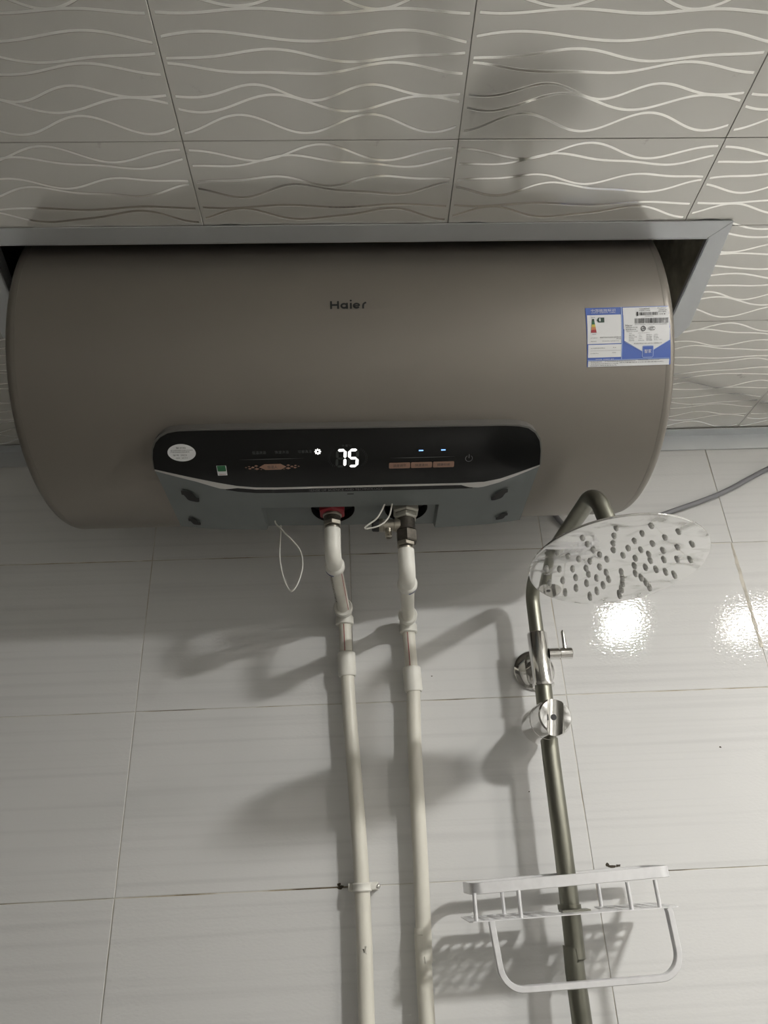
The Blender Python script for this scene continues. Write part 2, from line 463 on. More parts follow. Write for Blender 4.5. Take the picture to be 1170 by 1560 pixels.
def ceil_panel(i, j):
    lo = (max(gx(i), X0), max(gy(j), Y0)); hi = (min(gx(i + 1), X1), min(gy(j + 1), WALL_Y - .002))
    if hi[0] - lo[0] < .004 or hi[1] - lo[1] < .004: return
    rs = tile_rects(lo, hi, HOLE)
    rs = [r for r in rs if r[2] - r[0] > .004 and r[3] - r[1] > .004]
    if not rs: return
    cx, cy = gx(i) + PX / 2, gy(j) + PY / 2
    key = tuple(tuple(round(v, 4) for v in (r[0] - cx, r[1] - cy, r[2] - cx, r[3] - cy)) for r in rs)
    if key not in panel_cache:
        bm = bm_new(); uvl = bm.loops.layers.uv.new('UVMap')
        g = .0003
        for r in key: add_box(bm, (r[0] + g, r[1] + g, 0), (r[2] - g, r[3] - g, .004), .0005, 1)
        bmesh.ops.recalc_face_normals(bm, faces=bm.faces[:])
        for f in bm.faces:
            for l in f.loops: l[uvl].uv = ((l.vert.co.x + PX / 2) / PX, (l.vert.co.y + PY / 2) / PY)
        me = bpy.data.meshes.new('ceiling_panel'); bm.to_mesh(me); bm.free(); me.materials.append(M['ceil'])
        panel_cache[key] = me
    o = link('ceiling_panel', panel_cache[key], ceiling)
    o.location = (cx, cy, CEIL_Z + rt.uniform(-.0004, .0004))
    o.rotation_euler = (rt.uniform(-.002, .002), rt.uniform(-.002, .002), 0)
for i in range(-5, 7):
    for j in range(-7, 3): ceil_panel(i, j)

# aluminium trims: edge of the opening and of the wall
def flat_poly(name, pts, z0, z1, m, parent=None):
    bm = bm_new(); vs = [bm.verts.new((x, y, z0)) for x, y in pts]
    f = bm.faces.new(vs); e = bmesh.ops.extrude_face_region(bm, geom=[f])
    for v in e['geom']:
        if isinstance(v, bmesh.types.BMVert): v.co.z = z1
    return build(name, bm, m, parent)
zt0, zt1 = CEIL_Z - .0028, CEIL_Z - .0012
def leg(bm, a, b, th, z0, z1):
    a = Vector((a[0], a[1], 0)); b = Vector((b[0], b[1], 0)); d = (b - a).normalized(); n = Vector((-d.y, d.x, 0)) * th
    vs = [bm.verts.new((p.x, p.y, z)) for z in (z0, z1) for p in (a, b, b + n, a + n)]
    for q in ((0, 1, 2, 3), (4, 5, 6, 7), (0, 1, 5, 4), (1, 2, 6, 5), (2, 3, 7, 6), (3, 0, 4, 7)): bm.faces.new([vs[k] for k in q])
# mitred flanges with an upright leg along the inside of the opening
fr = flat_poly('trim_1', [(-.475, .6115), (.4835, .6125), (.4615, .6385), (-.4365, .6355)], zt0, zt1, M['alu']); tag(fr, kind='structure')
bm = bm_new(); leg(bm, (-.4365, .6360), (.4615, .6390), .0012, zt0, CEIL_Z + .022); build('upright_leg', bm, M['alu'], fr)
fr = flat_poly('trim_2', [(.4840, .6130), (.5085, .805), (.5005, .83), (.4760, .848), (.4740, .80), (.4620, .6390)], zt0, zt1, M['alu']); tag(fr, kind='structure')
bm = bm_new(); leg(bm, (.4625, .6390), (.4770, .83), -.0012, zt0, CEIL_Z + .004); build('upright_leg', bm, M['alu'], fr)
fr = flat_poly('trim_3', [(-.475, .6125), (-.4370, .6370), (-.4640, .80), (-.4700, .83), (-.4980, .805)], zt0, zt1, M['alu']); tag(fr, kind='structure')
bm = bm_new(); leg(bm, (-.4370, .6370), (-.4690, .82), .0012, zt0, CEIL_Z + .022); build('upright_leg', bm, M['alu'], fr)
for k, (a, b) in enumerate(((X0, -.30), (.30, X1))):
    bm = bm_new()
    add_box(bm, (a, WALL_Y - .0085, CEIL_Z - .034), (b, WALL_Y - .0065, CEIL_Z - .0015), .0004)
    t = tag(build('trim_%d' % (4 + k), bm, M['alu']), kind='structure')
    bm = bm_new(); add_box(bm, (a, WALL_Y - .030, CEIL_Z - .0031), (b, WALL_Y - .0085, CEIL_Z - .0017)); build('shelf_flange', bm, M['alu'], t)

# lamps set in the ceiling, to the right of and above the camera
def ceiling_lamp(x, y, w, d, m, label):
    t = empty('ceiling_light', (x, y, CEIL_Z), label, 'ceiling light')
    bm = bm_new(); add_box(bm, (x - w / 2 - .02, y - d / 2 - .02, CEIL_Z - .012), (x + w / 2 + .02, y + d / 2 + .02, CEIL_Z - .0045), .002)
    build('lamp_frame', bm, M['fixture'], t)
    bm = bm_new(); add_box(bm, (x - w / 2, y - d / 2, CEIL_Z - .0145), (x + w / 2, y + d / 2, CEIL_Z - .0122)); build('diffuser', bm, m, t)
ceiling_lamp(*LAMPS[0], M['lampA'], 'bright white ceiling light panel behind the camera, reflected in the wall tiles')
ceiling_lamp(*LAMPS[1], M['lampB'], 'smaller warm ceiling light near the right wall, behind the camera')

# ------------------------------------------------------------------ the water heater
YC, ZC, R = .875, .668, .22
XL, XR = -.415, .4065
heater = empty('water_heater', (0, YC, ZC - R), 'large champagne grey horizontal cylinder water heater in the ceiling opening', 'water heater')
def CY(x, th, r=R):
    a = radians(th); return Vector((x, YC - r * cos(a), ZC - r * sin(a)))
bm = bm_new()
rings = []
xs = [XL + .012, XL + .05, -.2, 0, .2, XR - .05, XR - .012]
n = 128
for x in xs: rings.append([bm.verts.new((x, YC + R * cos(2 * pi * k / n), ZC + R * sin(2 * pi * k / n))) for k in range(n)])
for A, B in zip(rings, rings[1:]):
    for k in range(n): bm.faces.new((A[k], A[(k + 1) % n], B[(k + 1) % n], B[k]))
build('shell', bm, M['shell'], heater, True)
for s, x in ((-1, XL), (1, XR)):
    prof = [(-.012, R - .0012), (-.0118, R), (-.008, R + .0002)]
    for k in range(1, 8):
        a = k / 7 * pi / 2; prof.append((-.008 + .010 * sin(a), R - .010 + .010 * cos(a)))
    prof += [(.004, R - .05), (.009, R - .12), (.011, 0)]
    bm = bm_new(); lathe(bm, (x, YC, ZC), (s, 0, 0), prof, 128); build('end_cap', bm, M['cap'], heater, True, 60)
for x in (-.22, .22):
    bm = bm_new(); add_box(bm, (x - .02, YC + R - .02, ZC - .06), (x + .02, WALL_Y - .0052, ZC + .10), .001); build('wall_bracket', bm, M['steel_tbar'], heater)

def patch(name, us, ths, m, parent, off, xf=None):
    """surface strip on the drum; us list of (x), ths list of theta rows; off radius"""
    bm = bm_new(); g = [[bm.verts.new(CY(x, t, off)) for t in ths] for x in us]
    for a in range(len(us) - 1):
        for b in range(len(ths) - 1): bm.faces.new((g[a][b], g[a + 1][b], g[a + 1][b + 1], g[a][b + 1]))
    return build(name, bm, m, parent, True)
# text / flat outlines wrapped on any surface
def text_geo(body, size):
    c = bpy.data.curves.new('t', 'FONT'); c.body = body; c.size = size; c.align_x = 'CENTER'; c.align_y = 'CENTER'; c.resolution_u = 2
    o = bpy.data.objects.new('t', c); COL.objects.link(o)
    bpy.context.view_layer.update()
    me = bpy.data.meshes.new_from_object(o.evaluated_get(bpy.context.evaluated_depsgraph_get()))
    vs = [(v.co.x, v.co.y) for v in me.vertices]; fs = [tuple(p.vertices) for p in me.polygons]
    bpy.data.objects.remove(o); bpy.data.curves.remove(c); bpy.data.meshes.remove(me)
    if vs:
        mx = (max(v[0] for v in vs) + min(v[0] for v in vs)) / 2; my = (max(v[1] for v in vs) + min(v[1] for v in vs)) / 2
        vs = [(x - mx, y - my) for x, y in vs]
    return vs, fs
class Print:
    """collects flat 2-D print and wraps it by a mapping (u right, v up, metres) -> point"""
    def __init__(self): self.v = []; self.f = []
    def poly(self, pts):
        b = len(self.v); self.v += [tuple(p) for p in pts]; self.f.append(tuple(range(b, b + len(pts))))
    def quad(self, x0, y0, x1, y1, rows=1):
        for k in range(rows):
            a = y0 + (y1 - y0) * k / rows; b = y0 + (y1 - y0) * (k + 1) / rows
            self.poly([(x0, a), (x1, a), (x1, b), (x0, b)])
    def text(self, body, x, y, size, width=None, height=None, rot=0.0):
        vs, fs = text_geo(body, size)
        if not vs: return
        w = max(v[0] for v in vs) - min(v[0] for v in vs); h = max(v[1] for v in vs) - min(v[1] for v in vs)
        sx = width / w if width else 1; sy = height / h if height else 1
        b = len(self.v); c, s = cos(rot), sin(rot)
        self.v += [(x + (p * sx) * c - (q * sy) * s, y + (p * sx) * s + (q * sy) * c) for p, q in vs]
        self.f += [tuple(i + b for i in f) for f in fs]
    def stroke(self, pts, w, closed=False):
        pts = [Vector((p[0], p[1])) for p in pts]; n = len(pts)
        L_, R_ = [], []
        for i in range(n):
            if closed: t = pts[(i + 1) % n] - pts[i - 1]
            else: t = pts[min(i + 1, n - 1)] - pts[max(i - 1, 0)]
            t.normalize(); nn = Vector((-t.y, t.x)) * w / 2
            L_.append(pts[i] + nn); R_.append(pts[i] - nn)
        for i in (range(n) if closed else range(n - 1)):
            j = (i + 1) % n
            self.poly([L_[i], L_[j], R_[j], R_[i]])
    def ellipse(self, x, y, a, b, n=28): self.poly([(x + a * cos(2 * pi * k / n), y + b * sin(2 * pi * k / n)) for k in range(n)])
    def make(self, name, m, parent, fn):
        me = bpy.data.meshes.new(name); me.from_pydata([tuple(fn(*p)) for p in self.v], [], self.f)
        me.materials.append(m); me.update()
        return link(name, me, parent)
def on_shell(x0, th0, off):
    r = R + off
    return lambda u, v: CY(x0 + u, th0 - math.degrees(v / r), r)

# brand name on the drum, drawn with strokes
pr = Print(); H = .0106; w = .0024
pr.quad(-.0222, -H / 2, -.0198, H / 2); pr.quad(-.0136, -H / 2, -.0112, H / 2); pr.quad(-.0200, -w / 2, -.0134, w / 2)
def arc(cx, cy, a, b, t0, t1, n=16): return [(cx + a * cos(radians(t0 + (t1 - t0) * k / n)), cy + b * sin(radians(t0 + (t1 - t0) * k / n))) for k in range(n + 1)]
yb = -H / 2; xh = .0080; ym = yb + xh / 2; rr = (xh - w) / 2
pr.stroke(arc(-.0050, ym, rr + .0006, rr, 0, 360)[:-1], w, True); pr.quad(-.0026, yb, -.0002, yb + xh)
pr.quad(.0022, yb, .0045, yb + xh); pr.ellipse(.00335, H / 2 + .0004, .0014, .0013, 12)
pr.stroke(arc(.0103, ym, rr + .0006, rr, 2, 325), w); pr.quad(.0075, ym - .0008, .0142, ym + .0008)
pr.quad(.0172, yb, .0195, yb + xh * .62); pr.stroke([(.0184, yb + xh * .45), (.0190, yb + xh * .78), (.0205, yb + xh * .93), (.0222, yb + xh * 1.03)], w)
pr.make('brand_lettering', M['logo'], heater, on_shell(-.001, 13.6, .0006))

# the energy and data label
lab_x0, lab_x1, lab_t0, lab_t1 = .2938, .3995, 16.1, 35.4
def LBL(off):
    def fn(x, y):
        a = (y - 103) / 662; xl = 78 + 22 * a; xr = 1043 + 29 * a
        return CY(lab_x0 + (lab_x1 - lab_x0) * (x - xl) / (xr - xl), lab_t0 + (lab_t1 - lab_t0) * a - .35 * (x - xl) / (xr - xl), R + off)
    return fn
def rquad(p, x0, y0, x1, y1): p.quad(x0, y0, x1, y1, max(1, int(abs(y1 - y0) / 40)))
p = Print(); rquad(p, 78, 103, 1043 + 0, 765)
p.v = [(78 + 22 * (y - 103) / 662 if abs(x - 78) < 1 else 1043 + 29 * (y - 103) / 662, y) for x, y in p.v]
label = p.make('energy_label', M['lblue'], heater, LBL(.0004)); label['label'] = 'white and blue energy label'
p = Print()
rquad(p, 96, 190, 486, 514); rquad(p, 106, 524, 497, 664); rquad(p, 110, 702, 1054, 765)
rquad(p, 512, 112, 1043, 200); rquad(p, 514, 200, 1046, 360); rquad(p, 522, 360, 1050, 492)
p.poly([(528, 492), (1050, 492), (790, 640)])
p.make('white_field', M['lwhite'], label, LBL(.0007))
p = Print(); rquad(p, 489, 105, 499, 690); rquad(p, 106, 690, 1052, 697)
p.stroke([(530, 503), (745, 618)], 5); p.stroke([(1052, 492), (840, 610)], 5)
p.stroke([(735, 560), (745, 552), (850, 552), (860, 560), (862, 665), (850, 678), (745, 678), (735, 665)], 7, True)

p.make('pale_line', M['lblue2'], label, LBL(.0009))
p = Print(); p.poly([(740, 558), (856, 558), (856, 672), (740, 672)]); p.make('shield_badge', M['lblue'], label, LBL(.0011))
p = Print()
def ltext(p, s, x, y, w, h): p.text(s, x, -y, 20, w, h)
def flip(p):
    p.v = [(x, -y) for x, y in p.v]
def ltexts(name, m, items, off=.0013):
    p = Print()
    for s, x, y, w, h in items: ltext(p, s, x, y, w, h)
    flip(p); return p.make(name, m, label, LBL(off))
ltexts('white_lettering', M['lwhite'], [('中国能效标识', 284, 140, 285, 32), ('CHINA  ENERGY  LABEL', 284, 166, 285, 12), ('智家', 797, 612, 82, 42),
       ('能效信息  备案标识  查询', 300, 685, 210, 10), ('1', 240, 248, 16, 34)], .0014)
ltexts('black_lettering', M['ink'], [
    ('耗能低', 163, 218, 42, 9), ('耗能高', 172, 407, 42, 10), ('生产者名称', 170, 450, 78, 9), ('青岛经济技术开发区热水器有限公司', 358, 446, 240, 13), ('限公司', 455, 464, 48, 11),
    ('规格型号', 165, 488, 66, 9), ('ES60H-J3(U1)', 362, 488, 185, 10), ('24小时固有能耗系数(ε)', 215, 563, 165, 12), ('0.6', 408, 560, 34, 10), ('热水输出率(μ)', 178, 620, 95, 10), ('70%', 405, 616, 44, 9),
    ('Haier', 577, 320, 78, 20), ('储水式电热水器', 605, 345, 135, 13), ('整机包修8年', 598, 367, 118, 14), ('GB21519-2008', 608, 388, 136, 9),
    ('工信部备案编号', 762, 132, 130, 14), ('产品执行标准', 762, 154, 130, 14), ('ES60H-J3', 962, 131, 98, 14), ('2000W 60L', 975, 152, 98, 13), ('IPX4 0.8MPa', 968, 172, 92, 13), ('合格 ●', 965, 200, 72, 14),
    ('6901570093332', 812, 224, 100, 8), ('Serial Number: CA0T1J00S00PEKCJ0000', 830, 316, 375, 10), ('型号', 590, 412, 30, 8), ('ES60H-J3(U1)', 745, 410, 130, 8),
    ('额定容量', 606, 432, 64, 11), ('额定输入功率', 618, 452, 92, 11), ('额定电压', 604, 472, 62, 11), ('额定频率', 604, 491, 62, 10), ('60L', 703, 432, 30, 8), ('2000W', 705, 452, 40, 8), ('220V~', 708, 472, 44, 8), ('50Hz', 715, 491, 70, 8),
    ('额定压力', 808, 432, 64, 11), ('防水等级', 808, 451, 62, 11), ('防触电类别', 806, 470, 62, 11), ('额定温度', 810, 489, 66, 12), ('0.8MPa', 888, 430, 44, 8), ('IPX4', 885, 450, 42, 8), ('I类', 895, 468, 50, 8), ('75℃', 912, 487, 92, 8),
    ('青岛经济技术开发区海尔热水器有限公司', 792, 525, 325, 13),
    ('警告:使用前请仔细阅读说明书。', 205, 712, 130, 12), ('本产品必须可靠接地,请勿湿手操作,安装请联系专业人员。', 480, 710, 360, 12), ('定期更换镁棒,严禁自行拆卸。', 815, 706, 255, 9),
    ('安全阀泄压口应保持与大气相通,', 300, 734, 320, 11), ('请勿堵塞排水口并定期清理内胆。', 730, 728, 520, 11), ('如有疑问请联系服务热线。', 290, 752, 310, 10)])
p = Print()
def barcode(p, x0, x1, y0, y1, seed):
    r = random.Random(seed); x = x0
    while x < x1:
        w = r.choice([2.5, 2.5, 4.5, 6]); p.quad(x, y0, min(x + w, x1), y1, max(1, int((y1 - y0) / 30))); x += w + r.choice([2.5, 3.5, 5])
barcode(p, 694, 914, 174, 210, 1); barcode(p, 642, 1034, 243, 302, 2)
p.quad(668, 168, 686, 215)
p.stroke(arc(740, 360, 25, 25, 0, 360, 24)[:-1], 8, True); p.stroke(arc(740, 360, 12, 12, 0, 360, 14)[:-1], 3, True)
p.quad(731, 357, 749, 363)
p.make('barcode', M['ink'], label, LBL(.0013))
p = Print(); p.stroke(arc(838, 361, 41, 24, 0, 360, 28)[:-1], 2.5, True)
for cx_ in (818, 836, 854): p.stroke(arc(cx_ + 8, 361, 15, 14, 55, 305, 12), 5)
p.quad(130, 590, 480, 592)
p.make('certification_mark', M['greyink'], label, LBL(.0013))
p = Print(); p.poly([(204, 250), (222, 222), (292, 222), (292, 277), (222, 277)]); p.poly([(152, 234), (174, 234), (177, 262), (148, 262)])
p.make('grade_arrow', M['green2'], label, LBL(.0011))
for nm, y0, y1, a0, b0, a1, b1, mm in (('green_bar', 262, 298, 148, 177, 146, 183, 'green'), ('yellow_bar', 298, 328, 144, 184, 143, 190, 'yellow'),
                                 ('orange_bar', 328, 358, 141, 190, 139, 195, 'orange'), ('red_bar', 358, 390, 138, 195, 135, 200, 'lred')):
    p = Print(); p.poly([(a0, y0), (b0, y0), (b1, y1), (a1, y1)]); p.make(nm, M[mm], label, LBL(.0011))

# ------------------------------------------------------------------ control panel
def interp(tab, x):
    if x <= tab[0][0]: return tab[0][1]
    for (a, b), (c, d) in zip(tab, tab[1:]):
        if x <= c: return b + (d - b) * (x - a) / (c - a)
    return tab[-1][1]
T_TOP = [(-.2485, 63.0), (-.2478, 60.0), (-.2455, 57.2), (-.241, 55.0), (-.234, 53.3), (-.225, 52.2), (-.213, 51.7), (-.19, 51.6), (0, 52.0), (.19, 52.3), (.207, 52.6), (.219, 53.3), (.228, 54.8), (.2345, 57.2), (.2375, 60.5), (.2392, 65.4)]
T_BOT = [(-.2485, 63.8), (-.2118, 66.6), (-.1749, 69.3), (-.150, 70.9), (-.126, 71.7), (-.10, 71.95), (0, 72.0), (.145, 72.15), (.17, 71.9), (.1905, 70.7), (.2389, 65.7)]
T_CH = [(-.2485, .45), (-.20, 1.2), (-.172, 2.2), (-.163, 1.9), (-.150, .75), (0, .7), (.140, .75), (.152, 1.9), (.163, 2.2), (.20, 1.2), (.2392, .45)]
T_UN = [(-.2485, .45), (-.20, 1.3), (-.172, 2.3), (-.15, 2.4), (.15, 2.4), (.163, 2.3), (.20, 1.3), (.2392, .45)]
RF = .2408
xsF = sorted(set([round(-.2485 + .4877 * k / 70, 5) for k in range(71)] + [t[0] for t in T_TOP + T_BOT if t[0] <= .2392] + [t[0] for t in T_CH]))
def strip_patch(name, xs, top, bot, rows, r, m, parent, skirt=None):
    bm = bm_new(); g = []
    for x in xs:
        a, b = top(x), bot(x)
        g.append([bm.verts.new(CY(x, a + (b - a) * k / rows, r)) for k in range(rows + 1)])
    nx = len(xs)
    for i in range(nx - 1):
        for k in range(rows): bm.faces.new((g[i][k], g[i + 1][k], g[i + 1][k + 1], g[i][k + 1]))
    if skirt:
        loop = [g[i][0] for i in range(nx)] + [g[-1][k] for k in range(1, rows + 1)] + [g[i][rows] for i in range(nx - 2, -1, -1)] + [g[0][k] for k in range(rows - 1, 0, -1)]
        inner = []
        for v in loop:
            d = Vector((0, v.co.y - YC, v.co.z - ZC)).normalized()
            inner.append(bm.verts.new((v.co.x, YC + d.y * skirt, ZC + d.z * skirt)))
        for i in range(len(loop)):
            j = (i + 1) % len(loop); bm.faces.new((loop[i], loop[j], inner[j], inner[i]))
    bmesh.ops.remove_doubles(bm, verts=bm.verts[:], dist=1e-6)
    return build(name, bm, m, parent, True, 40)
tt = lambda x: interp(T_TOP, x); tb = lambda x: interp(T_BOT, x)
# housing body (rim + underside)
xsR = [x * 1.006 for x in xsF]
REAR_Z = [(-.2437, .4338), (-.20, .4290), (-.124, .4258), (0, .4232), (.1133, .4216), (.19, .4240), (.2327, .4284)]
def under(x, t):
    """x on the front edge, t from front edge (0) to rear edge (1)"""
    f = CY(x, tb(x) + interp(T_UN, x), RF - .0006)
    xr = x * (.2437 / .2485)
    if t <= .42:
        pass
    r = Vector((xr, .90 - .004 * (abs(x) / .25) ** 2, interp(REAR_Z, xr)))
    return f.lerp(r, t)
panel = strip_patch('control_panel', xsR, lambda x: tt(x / 1.006) - .5, lambda x: tb(x / 1.006) + interp(T_UN, x / 1.006), 12, RF - .0012, M['rim'], heater, skirt=.217)
glass = strip_patch('glass_front', xsF, tt, tb, 14, RF, M['glass'], panel, skirt=RF - .002)
strip_patch('chrome_strip', xsF, lambda x: tb(x) - .05, lambda x: tb(x) + interp(T_CH, x), 2, RF + .0004, M['chrome_strip'], panel, skirt=RF - .002)
bx = [x for x in xsF if -.166 <= x <= .156]
strip_patch('black_band', bx, lambda x: tb(x) + .68 + (0 if -.150 < x < .140 else min(1.4, (abs(x + .005) - .145) * 75)), lambda x: tb(x) + 2.35, 2, RF + .0003, M['glass'], panel)
# underside cover with the recess for the connections
NX0, NX1, NT = -.1262, .1150, .39
xs_u = sorted(set([x for x in xsF] + [NX0, NX1]))
ts = [0, .13, .26, NT, .55, .7, .85, 1.0]
bm = bm_new(); g = {}
for i, x in enumerate(xs_u):
    for j, t in enumerate(ts): g[i, j] = bm.verts.new(under(x, t))
i0, i1, jn = xs_u.index(NX0), xs_u.index(NX1), ts.index(NT)
for i in range(len(xs_u) - 1):
    for j in range(len(ts) - 1):
        if i0 <= i < i1 and j >= jn: continue
        bm.faces.new((g[i, j], g[i + 1, j], g[i + 1, j + 1], g[i, j + 1]))
def up(v, h, dx=0): return bm.verts.new(v.co + Vector((dx, 0, h)))
def wallstrip(keys, h, dx=0):
    top = [up(g[k], h, dx) for k in keys]
    for a in range(len(keys) - 1): bm.faces.new((g[keys[a]], g[keys[a + 1]], top[a + 1], top[a]))
wallstrip([(i, jn) for i in range(i0, i1 + 1)], .0125)
wallstrip([(i0, j) for j in range(jn, len(ts))], .0135, .004)
wallstrip([(i1, j) for j in range(jn, len(ts))], .0135, -.004)
# outer flanks and rear face up to the drum
for i in (0, len(xs_u) - 1):
    ks = [(i, j) for j in range(len(ts))]
    top = [bm.verts.new((g[k].co.x, g[k].co.y, ZC - math.sqrt(max(.2165 ** 2 - (g[k].co.y - YC) ** 2, 0)))) for k in ks]
    for a in range(len(ks) - 1): bm.faces.new((g[ks[a]], g[ks[a + 1]], top[a + 1], top[a]))
J = len(ts) - 1
for rng in (range(0, i0), range(i1, len(xs_u) - 1)):
    for i in rng:
        a, b = g[i, J], g[i + 1, J]
        ta = bm.verts.new((a.co.x, a.co.y, .4525)); tb_ = bm.verts.new((b.co.x, b.co.y, .4525)); bm.faces.new((a, b, tb_, ta))
bmesh.ops.remove_doubles(bm, verts=bm.verts[:], dist=1e-6)
cover = build('underside_cover', bm, M['housing'], panel, True, 30)
# recessed plate with two round openings
HOLES = [(-.0300, .8640, .0300), (.0705, .8640, .0300)]
def rec_z(x, y): return .4308 + (.90 - y) * .20 - .004 * (x + .0) / .12 * .5
bm = bm_new()
def loop_edges(pts):
    vs = [bm.verts.new(p) for p in pts]
    return [bm.edges.new((vs[i], vs[(i + 1) % len(vs)])) for i in range(len(vs))]
x0_, x1_ = NX0 + .001, NX1 - .001
outer = [(x0_, .838), (x1_, .838), (x1_, .9005), (x0_, .9005)]
es = loop_edges([(x, y, rec_z(x, y)) for x, y in outer])
for hx, hy, hr in HOLES: es += loop_edges([(hx + hr * cos(2 * pi * k / 32), hy + (hr if sin(2 * pi * k / 32) > 0 else .024) * sin(2 * pi * k / 32), rec_z(hx + hr * cos(2 * pi * k / 32), hy + hr * sin(2 * pi * k / 32) * (1 if sin(2 * pi * k / 32) > 0 else .8))) for k in range(32)])
bmesh.ops.triangle_fill(bm, use_beauty=True, edges=es)
build('recess_plate', bm, M['housing'], panel)
for hx, hy, hr in HOLES:
    bm = bm_new(); z0 = rec_z(hx, hy)
    a = []; b = []
    for k in range(32):
        c_, s_ = cos(2 * pi * k / 32), sin(2 * pi * k / 32); q = hr if s_ > 0 else .024
        x, y = hx + hr * c_, hy + q * s_; z = rec_z(x, y)
        a.append(bm.verts.new((x, y, z))); b.append(bm.verts.new((x, y, .4475)))
    for k in range(32): bm.faces.new((a[k], a[(k + 1) % 32], b[(k + 1) % 32], b[k]))
    bm.faces.new(b)
    o = build('port_well', bm, M['black'], panel); o['label'] = 'black round well'
def on_under(cx, ct):
    def fn(u, v): return under(cx + u, ct + v) - Vector((0, 0, .0024))
    return fn
SLOTS = [(-.2155, .31, .0088, .095), (-.2245, .84, .0062, .065), (.1950, .28, .0088, .095), (.2085, .82, .0064, .065)]  # flat black plates paint the shade inside the slots, no opening is cut
for cx_, ct_, a_, b_ in SLOTS:
    s_ = 1 if cx_ < 0 else -1
    p = Print(); hh = lambda x: b_ * max(0.0, 1 - abs(x / a_) ** 3.5) ** (1 / 3.5)
    for k in range(16):
        xa, xb = -a_ + a_ * k / 8, -a_ + a_ * (k + 1) / 8
        for y0, y1 in ((-1, -.33), (-.33, .33), (.33, 1)):
            p.poly([(xa + s_ * .002 * y0, y0 * hh(xa)), (xb + s_ * .002 * y0, y0 * hh(xb)), (xb + s_ * .002 * y1, y1 * hh(xb)), (xa + s_ * .002 * y1, y1 * hh(xa))])
    p.make('slot_shade_plate', M['black'], cover if False else panel, on_under(cx_, ct_))
p = Print(); p.quad(-.0042, -.012, .0042, .012); p.make('vent_shade_plate', M['black'], panel, on_under(-.005, .035))  # black quad painted as the dark of a narrow slot

# print on the glass: u right, v up from a point
def on_glass(x0, th0, off=.0006):
    r = RF + off
    return lambda u, v: CY(x0 + u, th0 - math.degrees(v / r), r)
# display digits, seven segment
def seg_digit(p, ox, oy, w, h, on, t, skew=.06):
    hw, hh = w / 2, h / 2; gp = t * .12
    def S(pts): p.poly([(ox + x + y * skew, oy + y) for x, y in pts])
    def hor(y, s=0):
        S([(-hw + t * .5 + gp, y), (-hw + t + gp, y + t / 2), (hw - t - gp, y + t / 2), (hw - t * .5 - gp, y), (hw - t - gp, y - t / 2), (-hw + t + gp, y - t / 2)])
    def ver(x, y0, y1):
        S([(x, y0 + gp), (x + t / 2, y0 + t * .5 + gp), (x + t / 2, y1 - t * .5 - gp), (x, y1 - gp), (x - t / 2, y1 - t * .5 - gp), (x - t / 2, y0 + t * .5 + gp)])
    top, mid, bot = hh - t / 2, 0, -hh + t / 2; l, r = -hw + t / 2, hw - t / 2
    d = {'a': lambda: hor(top), 'g': lambda: hor(mid), 'd': lambda: hor(bot), 'f': lambda: ver(l, mid, top), 'b': lambda: ver(r, mid, top), 'e': lambda: ver(l, bot, mid), 'c': lambda: ver(r, bot, mid)}
    for k in on: d[k]()
for nm, on, ox in (('lit_digit', 'abc', -.0085), ('lit_digit', 'acdfg', .0068)):
    p = Print(); seg_digit(p, ox, 0, .0135, .0270, on, .0037); p.make(nm, M['lit'], panel, on_glass(-.0068, 61.5))
p = Print(); seg_digit(p, -.0085, 0, .0135, .0270, 'defg', .0034); seg_digit(p, .0068, 0, .0135, .0270, 'be', .0034)
p.make('unlit_segments', M['ghost'], panel, on_glass(-.0068, 61.5, .0004))
# gear icon
p = Print(); q = []
for k in range(16):
    a0 = 2 * pi * k / 16; r0 = .0042 if k % 2 == 0 else .0031
    for da in (-.13, .13): q.append((r0 * cos(a0 + da), r0 * sin(a0 + da)))
inn = [(.0014 * cos(2 * pi * (k // 2) / 16), .0014 * sin(2 * pi * (k // 2) / 16)) for k in range(32)]
for k in range(32): j = (k + 1) % 32; p.poly([q[k], q[j], inn[j], inn[k]])
p.make('gear_icon', M['lit'], panel, on_glass(-.0440, 59.0))
p = Print(); p.text('水温℃', 0, 0, .005, .0125, .0032); p.make('faint_lettering', M['faintink'], panel, on_glass(-.0078, 57.2))
for s_, nx_ in (('低温洗浴', -.1165), ('快速沐浴', -.0885), ('增容洗浴', -.0600)):
    p = Print(); p.text(s_, 0, 0, .005, .0175, .0045); p.make('faint_lettering', M['faintink'], panel, on_glass(nx_, 58.85))
def fade_line(x0, x1, th):
    p = Print(); n_ = 12
    for k in range(n_):
        a = x0 + (x1 - x0) * k / n_; b = x0 + (x1 - x0) * (k + 1) / n_
        h = lambda q: .00032 * max(.12, sin(pi * (q - x0) / (x1 - x0)))
        p.poly([(a, -h(a)), (b, -h(b)), (b, h(b)), (a, h(a))])
    p.make('fine_line', M['greyink'], panel, on_glass(0, th))
fade_line(-.142, -.062, 61.1); fade_line(.046, .128, 61.8)
